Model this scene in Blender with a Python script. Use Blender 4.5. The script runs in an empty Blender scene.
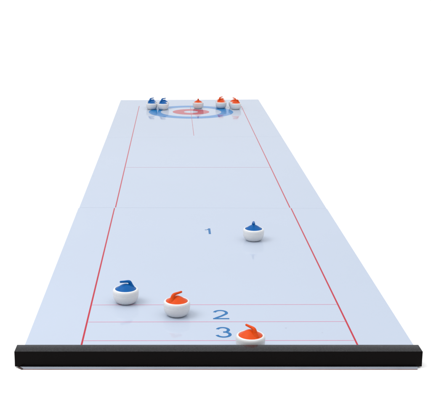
import bpy, bmesh, math, random
from mathutils import Vector
random.seed(4)
MM = 0.001
scene = bpy.context.scene
C = scene.collection

# ------------------------------------------------------------------ helpers
def lin(r, g, b):
    f = lambda c: (c/255)/12.92 if c/255 <= 0.04045 else (((c/255)+0.055)/1.055)**2.4
    return (f(r), f(g), f(b), 1.0)

def obj(name, bm, mat, parent=None, smooth=None):
    me = bpy.data.meshes.new(name)
    bmesh.ops.recalc_face_normals(bm, faces=bm.faces[:])
    bm.to_mesh(me); bm.free()
    me.materials.append(mat)
    if smooth is not None:
        for p in me.polygons: p.use_smooth = True
        me.set_sharp_from_angle(angle=math.radians(smooth))
    o = bpy.data.objects.new(name, me); C.objects.link(o)
    if parent: o.parent = parent
    return o

def thing(name, label, cat, loc=(0, 0, 0), rz=0, group=None):
    o = bpy.data.objects.new(name, None); C.objects.link(o)
    o.empty_display_size = 0.02
    o.location = loc; o.rotation_euler = (0, 0, rz)
    o['label'] = label; o['category'] = cat
    if group: o['group'] = group
    return o

def mat(name, col, rough=0.4, ior=1.45, nscale=0, namt=0.0, bump=0.0, bscale=200, rvar=0.0, sss=0.0, coat=0.0):
    m = bpy.data.materials.new(name); m.use_nodes = True
    nt = m.node_tree; N = nt.nodes; L = nt.links
    b = N['Principled BSDF']
    b.inputs['Roughness'].default_value = rough
    b.inputs['IOR'].default_value = ior
    b.inputs['Base Color'].default_value = col
    b.inputs['Coat Weight'].default_value = coat
    if sss:
        b.inputs['Subsurface Weight'].default_value = sss
        b.inputs['Subsurface Scale'].default_value = 0.002
        b.inputs['Subsurface Radius'].default_value = (1, .9, .8)
    tc = N.new('ShaderNodeTexCoord')
    if namt:
        n = N.new('ShaderNodeTexNoise'); n.inputs['Scale'].default_value = nscale
        n.inputs['Detail'].default_value = 6; n.inputs['Roughness'].default_value = 0.65
        L.new(tc.outputs['Object'], n.inputs['Vector'])
        mr = N.new('ShaderNodeMapRange')
        mr.inputs['From Min'].default_value = .3; mr.inputs['From Max'].default_value = .7
        mr.inputs['To Min'].default_value = 1-namt; mr.inputs['To Max'].default_value = 1+namt
        L.new(n.outputs['Fac'], mr.inputs['Value'])
        mx = N.new('ShaderNodeVectorMath'); mx.operation = 'SCALE'
        mx.inputs[0].default_value = col[:3]
        L.new(mr.outputs['Result'], mx.inputs['Scale'])
        L.new(mx.outputs['Vector'], b.inputs['Base Color'])
        if rvar:
            r = N.new('ShaderNodeMapRange')
            r.inputs['From Min'].default_value = .35; r.inputs['From Max'].default_value = .65
            r.inputs['To Min'].default_value = rough-rvar; r.inputs['To Max'].default_value = rough+rvar
            L.new(n.outputs['Fac'], r.inputs['Value']); L.new(r.outputs['Result'], b.inputs['Roughness'])
    if bump:
        n2 = N.new('ShaderNodeTexNoise'); n2.inputs['Scale'].default_value = bscale
        n2.inputs['Detail'].default_value = 3
        L.new(tc.outputs['Object'], n2.inputs['Vector'])
        bp = N.new('ShaderNodeBump'); bp.inputs['Strength'].default_value = bump
        bp.inputs['Distance'].default_value = 0.0005
        L.new(n2.outputs['Fac'], bp.inputs['Height']); L.new(bp.outputs['Normal'], b.inputs['Normal'])
    return m

# ------------------------------------------------------------------ materials
SI = 1.29            # gloss of the laminated playing sheet
M_floor = mat('white_table', (.93, .93, .93, 1), .9, 1.2, 3, .005)
M_sheet = mat('laminated_sheet', (.404, .459, .558, 1), .07, SI, 2.2, .012, .05, 9, .02)
M_red   = mat('red_print', lin(170, 18, 44), .07, SI, 60, .05)
M_pink  = mat('thin_red_print', lin(200, 116, 146), .07, SI, 60, .05)
M_blue  = mat('blue_print', lin(0, 114, 180), .07, SI, 60, .04)
M_dig   = mat('digit_print', lin(0, 94, 152), .07, SI, 60, .04)
M_white = mat('white_print', (.60, .65, .74, 1), .07, SI, 60, .01)
M_body  = mat('white_plastic', (.61, .615, .62, 1), .28, 1.4, 120, .015, .02, 500, .05, .12)
M_lidb  = mat('blue_plastic', lin(0, 82, 148), .36, 1.22, 150, .04, .08, 700, .05)
M_lido  = mat('orange_plastic', lin(200, 66, 0), .38, 1.25, 150, .04, .08, 700, .05)
M_steel = mat('bearing_steel', (.25, .25, .26, 1), .3, 2.2, 100, .05)
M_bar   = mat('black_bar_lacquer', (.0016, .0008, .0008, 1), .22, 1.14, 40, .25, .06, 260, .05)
M_strip = mat('grey_plastic_strip', (.36, .40, .47, 1), .3, 1.4, 60, .05)
M_clip  = mat('dark_clip_plastic', (.05, .03, .028, 1), .45, 1.4, 60, .15)
M_edge  = mat('brown_rubber_edge', (.22, .13, .125, 1), .5, 1.4, 60, .15)

# grainy grey sheen painted into the bar's upward faces, in place of reflected light
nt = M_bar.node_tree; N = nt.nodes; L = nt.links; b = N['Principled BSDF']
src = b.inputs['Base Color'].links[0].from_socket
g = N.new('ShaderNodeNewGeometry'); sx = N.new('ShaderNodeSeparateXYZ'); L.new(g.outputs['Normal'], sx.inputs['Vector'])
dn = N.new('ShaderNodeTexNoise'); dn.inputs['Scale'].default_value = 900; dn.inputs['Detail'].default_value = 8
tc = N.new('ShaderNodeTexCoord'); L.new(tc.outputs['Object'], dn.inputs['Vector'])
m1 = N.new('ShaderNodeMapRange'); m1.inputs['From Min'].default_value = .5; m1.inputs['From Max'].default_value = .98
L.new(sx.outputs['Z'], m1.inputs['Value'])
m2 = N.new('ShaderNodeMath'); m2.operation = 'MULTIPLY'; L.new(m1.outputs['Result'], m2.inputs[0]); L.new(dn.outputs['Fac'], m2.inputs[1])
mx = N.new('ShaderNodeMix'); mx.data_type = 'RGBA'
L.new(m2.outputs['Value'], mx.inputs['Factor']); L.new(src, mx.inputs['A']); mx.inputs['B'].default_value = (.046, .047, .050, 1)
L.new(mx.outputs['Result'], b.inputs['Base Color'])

# sparse dust specks and faint rubbed smudges on the sheet
nt = M_sheet.node_tree; N = nt.nodes; L = nt.links; b = N['Principled BSDF']
src = b.inputs['Base Color'].links[0].from_socket
tc = N.new('ShaderNodeTexCoord')
vo = N.new('ShaderNodeTexVoronoi'); vo.inputs['Scale'].default_value = 26; L.new(tc.outputs['Object'], vo.inputs['Vector'])
cs = N.new('ShaderNodeSeparateColor'); L.new(vo.outputs['Color'], cs.inputs['Color'])
gt = N.new('ShaderNodeMath'); gt.operation = 'GREATER_THAN'; gt.inputs[1].default_value = .86; L.new(cs.outputs['Red'], gt.inputs[0])
lt = N.new('ShaderNodeMapRange'); lt.inputs['From Min'].default_value = .018; lt.inputs['From Max'].default_value = .045
lt.inputs['To Min'].default_value = .35; lt.inputs['To Max'].default_value = 0; L.new(vo.outputs['Distance'], lt.inputs['Value'])
mu = N.new('ShaderNodeMath'); mu.operation = 'MULTIPLY'; L.new(gt.outputs['Value'], mu.inputs[0]); L.new(lt.outputs['Result'], mu.inputs[1])
mx = N.new('ShaderNodeMix'); mx.data_type = 'RGBA'
L.new(mu.outputs['Value'], mx.inputs['Factor']); L.new(src, mx.inputs['A']); mx.inputs['B'].default_value = (.16, .18, .22, 1)
L.new(mx.outputs['Result'], b.inputs['Base Color'])

# ------------------------------------------------------------------ table
bm = bmesh.new()
bmesh.ops.create_circle(bm, cap_ends=True, radius=40, segments=96)
fl = obj('table_surface', bm, M_floor); fl.location = (0, 8, -1.5*MM)
fl['kind'] = 'structure'

# ------------------------------------------------------------------ the playing sheet
sheet = thing('curling_sheet', 'long pale blue glossy table curling mat in three panels with printed target rings and numbers', 'curling mat')

def prism(pts, z0, z1, bev=0.0):
    bm = bmesh.new()
    lo = [bm.verts.new((x*MM, y*MM, z0*MM)) for x, y in pts]
    f = bm.faces.new(lo)
    r = bmesh.ops.extrude_face_region(bm, geom=[f])
    vs = [v for v in r['geom'] if isinstance(v, bmesh.types.BMVert)]
    for v in vs: v.co.z = z1*MM
    if bev:
        ed = [e for e in bm.edges if all(abs(v.co.z - z1*MM) < 1e-7 for v in e.verts)]
        bmesh.ops.bevel(bm, geom=ed, offset=bev*MM, segments=2, affect='EDGES', profile=.5)
    return bm

def rounded(corners, r, n=6):
    out = []; k = len(corners)
    for i in range(k):
        p0 = Vector(corners[i-1]); p = Vector(corners[i]); p2 = Vector(corners[(i+1) % k])
        a = (p0-p).normalized()*r; b = (p2-p).normalized()*r
        for j in range(n+1):
            t = j/n
            q = (p+a)*(1-t)**2 + p*2*t*(1-t) + (p+b)*t*t
            out.append((q.x, q.y))
    return out

def ribbon(pts, w, z, th=0.0):
    """flat band of width w following a polyline, square ends"""
    bm = bmesh.new(); P = [Vector(p) for p in pts]; L = []; R = []
    for i, p in enumerate(P):
        d0 = (p-P[i-1]).normalized() if i else (P[1]-P[0]).normalized()
        d1 = (P[i+1]-p).normalized() if i < len(P)-1 else d0
        d = (d0+d1)
        d = d.normalized() if d.length > 1e-4 else d1
        n = Vector((-d.y, d.x)); c = max(.5, d.dot(d1))
        h = (w(i/(len(P)-1)) if callable(w) else w)/2/c
        L.append(bm.verts.new(((p.x+n.x*h)*MM, (p.y+n.y*h)*MM, z*MM)))
        R.append(bm.verts.new(((p.x-n.x*h)*MM, (p.y-n.y*h)*MM, z*MM)))
    for i in range(len(P)-1):
        bm.faces.new((L[i], R[i], R[i+1], L[i+1]))
    return bm

def annulus(cx, cy, r0, r1, z, n=160):
    bm = bmesh.new()
    o = [bm.verts.new(((cx+r1*math.cos(2*math.pi*i/n))*MM, (cy+r1*math.sin(2*math.pi*i/n))*MM, z*MM)) for i in range(n)]
    if r0 > 0:
        q = [bm.verts.new(((cx+r0*math.cos(2*math.pi*i/n))*MM, (cy+r0*math.sin(2*math.pi*i/n))*MM, z*MM)) for i in range(n)]
        for i in range(n):
            bm.faces.new((o[i], o[(i+1) % n], q[(i+1) % n], q[i]))
    else:
        bm.faces.new(o)
    return bm

def flip_up(bm):
    for f in bm.faces:
        f.normal_update()
        if f.normal.z < 0: f.normal_flip()
    return bm

def printed(name, bm, m, parent):
    me = bpy.data.meshes.new(name)
    flip_up(bm).to_mesh(me); bm.free(); me.materials.append(m)
    o = bpy.data.objects.new(name, me); C.objects.link(o); o.parent = parent
    return o

def panel(corners, label):
    p = obj('panel', prism(rounded(corners, 3.2), -1.3, 0, .1), M_sheet, sheet)
    p['label'] = label
    return p

pan1 = panel([(-201.2, -41), (193.5, -41), (200.4, -33), (200.2, 553.2), (-201.0, 557.5)], 'near panel with numbers 2 and 3')
pan2 = panel([(-200.0, 558.2), (199.6, 553.6), (200.8, 1200.3), (-199.4, 1190.1)], 'middle panel with one thin red line')
pan3 = panel([(-199.4, 1190.6), (200.9, 1200.8), (201.6, 1808), (-200.2, 1794)], 'far panel with target rings')

Z1, Z2 = .06, .10
LW = 1.9
for s in (-1, 1):
    dx = -.6 if s < 0 else .5
    printed('side_line', ribbon([(s*142+dx, -42), (s*142+dx, 553 if s > 0 else 554.5)], LW, Z1), M_red, pan1)
    printed('side_line', ribbon([(s*141.2, 558.5 if s < 0 else 556.5), (s*141.8, 1191 if s < 0 else 1197)], LW, Z1), M_red, pan2)
    printed('side_line', ribbon([(s*141.8, 1192.5 if s < 0 else 1200), (s*142.3, 1676)], LW, Z1), M_red, pan3)
for y, sl in ((9.0, .4), (61.6, .8), (114.6, .8)):
    printed('cross_line', ribbon([(-141.4, y-sl), (141.3, y+sl)], 1.0, Z2), M_pink, pan1)
printed('cross_line', ribbon([(-140.5, 866), (140.6, 866)], 1.0, Z2), M_pink, pan2)
printed('centre_line', ribbon([(0, 1213), (0, 1676)], 1.0, Z2), M_red, pan3)
RC = (0, 1570)
printed('outer_ring', annulus(*RC, 81, 113, Z1), M_blue, pan3)
printed('inner_ring', annulus(*RC, 19, 49, Z1), M_red, pan3)

def arc(cx, cy, rx, ry, a0, a1, n=18):
    return [(cx+rx*math.cos(math.radians(a0+(a1-a0)*i/n)), cy+ry*math.sin(math.radians(a0+(a1-a0)*i/n))) for i in range(n+1)]
# glyph boxes: 0..1 wide, 0..1 tall
def glyph(g, x, y, w, h, st):
    hs = st/2
    X = lambda u: x+hs+u*(w-st); Y = lambda v: y+hs+v*(h-st)
    sw = (w-st); sh = (h-st)
    if g == '2':
        P = arc(X(.5), Y(.71), sw*.47, sh*.29, 168, -28)
        return [P + [(X(.55), Y(.32)), (X(.2), Y(.13)), (X(.03), Y(.02))], [(x, y+hs), (x+w, y+hs)]]
    if g == '3':
        return [arc(X(.5), Y(.75), sw*.42, sh*.25, 165, -90), arc(X(.5), Y(.26), sw*.49, sh*.27, 88, -168)]
    if g == '1':
        return [[(X(1), y), (X(1), y+h)], [(X(1)-hs*.6, Y(.93)), (X(.62), Y(.80)), (X(0), Y(.74))]]
def digit(g, x, y, w, h, st, m, parent, label):
    bm = bmesh.new()
    for i, pl in enumerate(glyph(g, x, y, w, h, st)):
        b = ribbon(pl, st if not (g == '1' and i == 1) else st*.75, Z1+.02*i)
        me = bpy.data.meshes.new('t'); b.to_mesh(me); b.free(); bm.from_mesh(me)
        bpy.data.meshes.remove(me)
    o = printed('digit', bm, m, parent); o['label'] = label
digit('2', -3.6, 69.2, 18.0, 28.4, 3.4, M_dig, pan1, 'printed blue number 2')
digit('3', -3.4, 17.0, 17.8, 29.4, 3.4, M_dig, pan1, 'printed blue number 3')
digit('1', -2.4, 405, 9.8, 30, 3.3, M_dig, pan1, 'printed blue number 1')

# ------------------------------------------------------------------ end bar
bar = thing('end_bar', 'long glossy black square bar lying across the near end of the pale blue mat', 'end bar', (0, 0, 0))
def box(x0, x1, y0, y1, z0, z1, bev, seg=3):
    bm = bmesh.new()
    bmesh.ops.create_cube(bm, size=1)
    for v in bm.verts:
        v.co = Vector(((x0+x1)/2+v.co.x*(x1-x0), (y0+y1)/2+v.co.y*(y1-y0), (z0+z1)/2+v.co.z*(z1-z0)))*MM
    if bev:
        bmesh.ops.bevel(bm, geom=bm.edges[:], offset=bev*MM, segments=seg, affect='EDGES', profile=.5)
    return bm
b = box(-202.6, 195.0, -56.2, -39.2, .1, 16, .5)
for v in b.verts:                       # the bar sags a hair to its middle
    v.co.z -= 0  # straight
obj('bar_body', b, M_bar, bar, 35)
e = prism([(-198, -38), (-198, -57), (-194.5, -59.2), (189.6, -59.2), (190.4, -58.5), (191, -38)], -1.45, -.05)
obj('base_strip', e, M_strip, bar)
obj('strip_edge', box(-195.6, 189.8, -59.9, -59.25, -1.48, -1.0, 0), M_edge, bar)
obj('corner_clip', prism([(-199.4, -45), (-199.4, -56.5), (-195.4, -60.2), (-194.2, -59.8), (-198.2, -55.5), (-198.2, -45)], -1.4, .05), M_clip, bar)

# ------------------------------------------------------------------ curling stones
def lathe(prof, seg=96, cap=True):
    bm = bmesh.new(); rings = []
    for r, z in prof:
        if r < 1e-6: rings.append([bm.verts.new((0, 0, z*MM))]); continue
        rings.append([bm.verts.new((r*MM*math.cos(2*math.pi*i/seg), r*MM*math.sin(2*math.pi*i/seg), z*MM)) for i in range(seg)])
    for a, b in zip(rings, rings[1:]):
        for i in range(seg):
            j = (i+1) % seg
            if len(a) == 1: bm.faces.new((a[0], b[j], b[i]))
            elif len(b) == 1: bm.faces.new((a[i], a[j], b[0]))
            else: bm.faces.new((a[i], a[j], b[j], b[i]))
    return bm

def catmull(P, n=6):
    out = []
    for i in range(len(P)-1):
        a = P[max(0, i-1)]; b = P[i]; c = P[i+1]; d = P[min(len(P)-1, i+2)]
        for j in range(n):
            t = j/n
            out.append(tuple(.5*((2*b[k])+(-a[k]+c[k])*t+(2*a[k]-5*b[k]+4*c[k]-d[k])*t*t+(-a[k]+3*b[k]-3*c[k]+d[k])*t**3) for k in range(len(b))))
    out.append(tuple(P[-1])); return out

body_prof = [(0, 1.0), (6.8, 1.0)] + catmull([(7.4, .9), (8.4, .35), (9.6, .3), (10.8, .9), (12.3, 2.3), (13.6, 4.3), (14.5, 6.8), (14.9, 9.2), (14.98, 10.6)], 5) \
    + [(14.93, 10.72), (14.93, 10.92), (14.98, 11.1)] \
    + catmull([(15.0, 11.6), (15.0, 13.6), (14.75, 15.2), (14.1, 16.4), (13.3, 16.9), (12.5, 16.95), (12.1, 16.5)], 5) + [(11.9, 15.0), (0, 15.0)]
def dome(r): return 16.75 + 5.8*max(0, math.cos(math.pi*r/12/2))**1.25
lid_prof = [(11.95, 15.05), (11.95, 16.5), (11.85, 16.8)] + [(r, dome(r)) for r in [11.6, 11, 10.4, 9.6, 8.6, 7.6, 6.5, 5.4, 4.3, 3.2, 2.1, 1.0]] + [(0, dome(0))]

def tube(path, seg=24):
    """path of (x, z, radius) in the XZ plane, rounded far end"""
    P = catmull(path, 8)
    bm = bmesh.new(); rings = []
    for i, (x, z, r) in enumerate(P):
        a = P[max(0, i-1)]; b = P[min(len(P)-1, i+1)]
        t = Vector((b[0]-a[0], 0, b[1]-a[1])).normalized()
        n = Vector((t.z, 0, -t.x))
        rings.append([bm.verts.new((Vector((x, 0, z)) + n*r*math.cos(q) + Vector((0, 1, 0))*r*math.sin(q))*MM)
                      for q in [2*math.pi*k/seg for k in range(seg)]])
    e0, e1 = P[-2], P[-1]
    t = Vector((e1[0]-e0[0], 0, e1[1]-e0[1])).normalized(); n = Vector((t.z, 0, -t.x)); r = e1[2]
    for s in (25, 50, 72):
        c = Vector((e1[0], 0, e1[1])) + t*r*math.sin(math.radians(s)); rr = r*math.cos(math.radians(s))
        rings.append([bm.verts.new((c + n*rr*math.cos(q) + Vector((0, 1, 0))*rr*math.sin(q))*MM)
                      for q in [2*math.pi*k/seg for k in range(seg)]])
    for a, b in zip(rings, rings[1:]):
        for i in range(seg):
            bm.faces.new((a[i], a[(i+1) % seg], b[(i+1) % seg], b[i]))
    bm.faces.new(rings[-1]); bm.faces.new(rings[0])
    return bm
handle_path = [(6.9, 17.0, 4.2), (6.5, 19.2, 3.2), (6.1, 20.8, 2.6), (5.7, 22.5, 2.25), (4.7, 24.3, 1.95), (2.6, 25.2, 1.6), (-1.5, 25.5, 1.35), (-6.1, 25.8, 1.2)]

def make_stone(kind, label, group, loc, rz):
    t = thing('curling_stone', label, 'curling stone', loc, rz, group)
    m = M_lidb if kind == 'blue' else M_lido
    b = obj('body', lathe(body_prof), M_body, t, 40)
    bearing = lathe([(0, .02), (1.2, .15), (2.2, .7), (2.5, 1.3), (0, 1.3)], 32)
    obj('bearing', bearing, M_steel, t, 40)
    obj('lid', lathe(lid_prof), m, t, 50)
    obj('handle', tube(handle_path), m, t, 50)
    return t

def copy_stone(src, label, group, loc, rz):
    r = src.copy(); C.objects.link(r); r.location = loc; r.rotation_euler = (0, 0, rz)
    r['label'] = label; r['group'] = group
    for ch in list(src.children):
        c = ch.copy(); C.objects.link(c); c.parent = r
    return r

GB, GO = 'blue topped curling stones', 'orange topped curling stones'
# x, y in mm; handle heading in degrees (where its free end points)
stones = [
 ('blue',   -102.9, 122.3, 202, 'blue topped white stone nearest the left, its handle pointing left'),
 ('blue',     66.7, 375.0, 268, 'lone blue topped white stone in mid mat, right of number 1'),
 ('blue',   -106.0, 1616, 12,  'front left blue topped stone of the far cluster beside the target rings'),
 ('blue',    -75.3, 1610, 20,  'front right blue topped stone of the far cluster, on the blue ring'),
 ('blue',   -106.5, 1648, 40,  'back left blue topped stone of the far cluster at the mat end'),
 ('blue',    -74.0, 1643, 35,  'back right blue topped stone of the far cluster at the mat end'),
 ('orange',  -43.8, 82.5, 37,  'orange topped white stone on the near lines, left of number 2'),
 ('orange',   30.5, -16.6, 131, 'orange topped white stone touching the black bar, right of number 3'),
 ('orange',   20.9, 1634, 268, 'lone orange topped far stone just behind the target centre'),
 ('orange',   84.0, 1638, 10,  'orange topped far stone over the right side of the blue ring'),
 ('orange',   85.0, 1670, 50,  'orange topped stone hidden behind the one on the right blue ring'),
 ('orange',  123.0, 1617, 175, 'orange topped far stone nearest the right red line, front of its pair'),
 ('orange',  120.5, 1649, 120, 'orange topped stone behind the far one nearest the right red line'),
]
proto = {}
for kind, x, y, a, lab in stones:
    loc = (x*MM, y*MM, .12*MM); rz = math.radians(a-180); g = GB if kind == 'blue' else GO
    if kind not in proto: proto[kind] = make_stone(kind, lab, g, loc, rz)
    else: copy_stone(proto[kind], lab, g, loc, rz)

# ------------------------------------------------------------------ light: white studio surround + one soft lamp at the left
w = bpy.data.worlds.new('World'); scene.world = w; w.use_nodes = True
N = w.node_tree.nodes; L = w.node_tree.links
bg = N['Background']
tc = N.new('ShaderNodeTexCoord'); sp = N.new('ShaderNodeSeparateXYZ')
L.new(tc.outputs['Generated'], sp.inputs['Vector'])
cr = N.new('ShaderNodeValToRGB')
el = cr.color_ramp.elements
el[0].position = 0.0; el[0].color = (.53, .555, .59, 1)
el[1].position = 1.0; el[1].color = (1, 1, 1, 1)
for p_, c_ in ((.20, (.53, .55, .59, 1)), (.32, (.42, .435, .46, 1)), (.5, (.55, .56, .58, 1)), (.75, (1.1, 1.09, 1.07, 1))):
    q_ = el.new(p_); q_.color = c_
L.new(sp.outputs['Z'], cr.inputs['Fac'])
L.new(cr.outputs['Color'], bg.inputs['Color'])
bg.inputs['Strength'].default_value = 1.56

def lamp(name, loc, target, size, power, col=(1, 1, 1)):
    l = bpy.data.lights.new(name, 'AREA'); l.shape = 'DISK'; l.size = size; l.energy = power; l.color = col
    o = bpy.data.objects.new(name, l); C.objects.link(o); o.location = loc
    o.rotation_euler = (Vector(target)-Vector(loc)).to_track_quat('-Z', 'Y').to_euler()
    return o
lamp('softbox', (-1.15, -.05, 1.5), (0, .3, 0), 1.2, 15.5, (1, .99, .975))

# ------------------------------------------------------------------ camera
cam = bpy.data.cameras.new('camera'); co = bpy.data.objects.new('camera', cam); C.objects.link(co)
co.location = (-.0481, -.893, .3797)
co.rotation_euler = (math.radians(90-14.2), 0, 0)
cam.sensor_width = 36; cam.lens = 926/431*36; cam.shift_x = 42.5/431
cam.clip_start = .02; cam.clip_end = 200
scene.camera = co

scene.render.engine = 'CYCLES'
scene.view_settings.view_transform = 'Standard'
scene.view_settings.look = 'None'
scene.view_settings.exposure = 0; scene.view_settings.gamma = 1
scene.cycles.max_bounces = 8
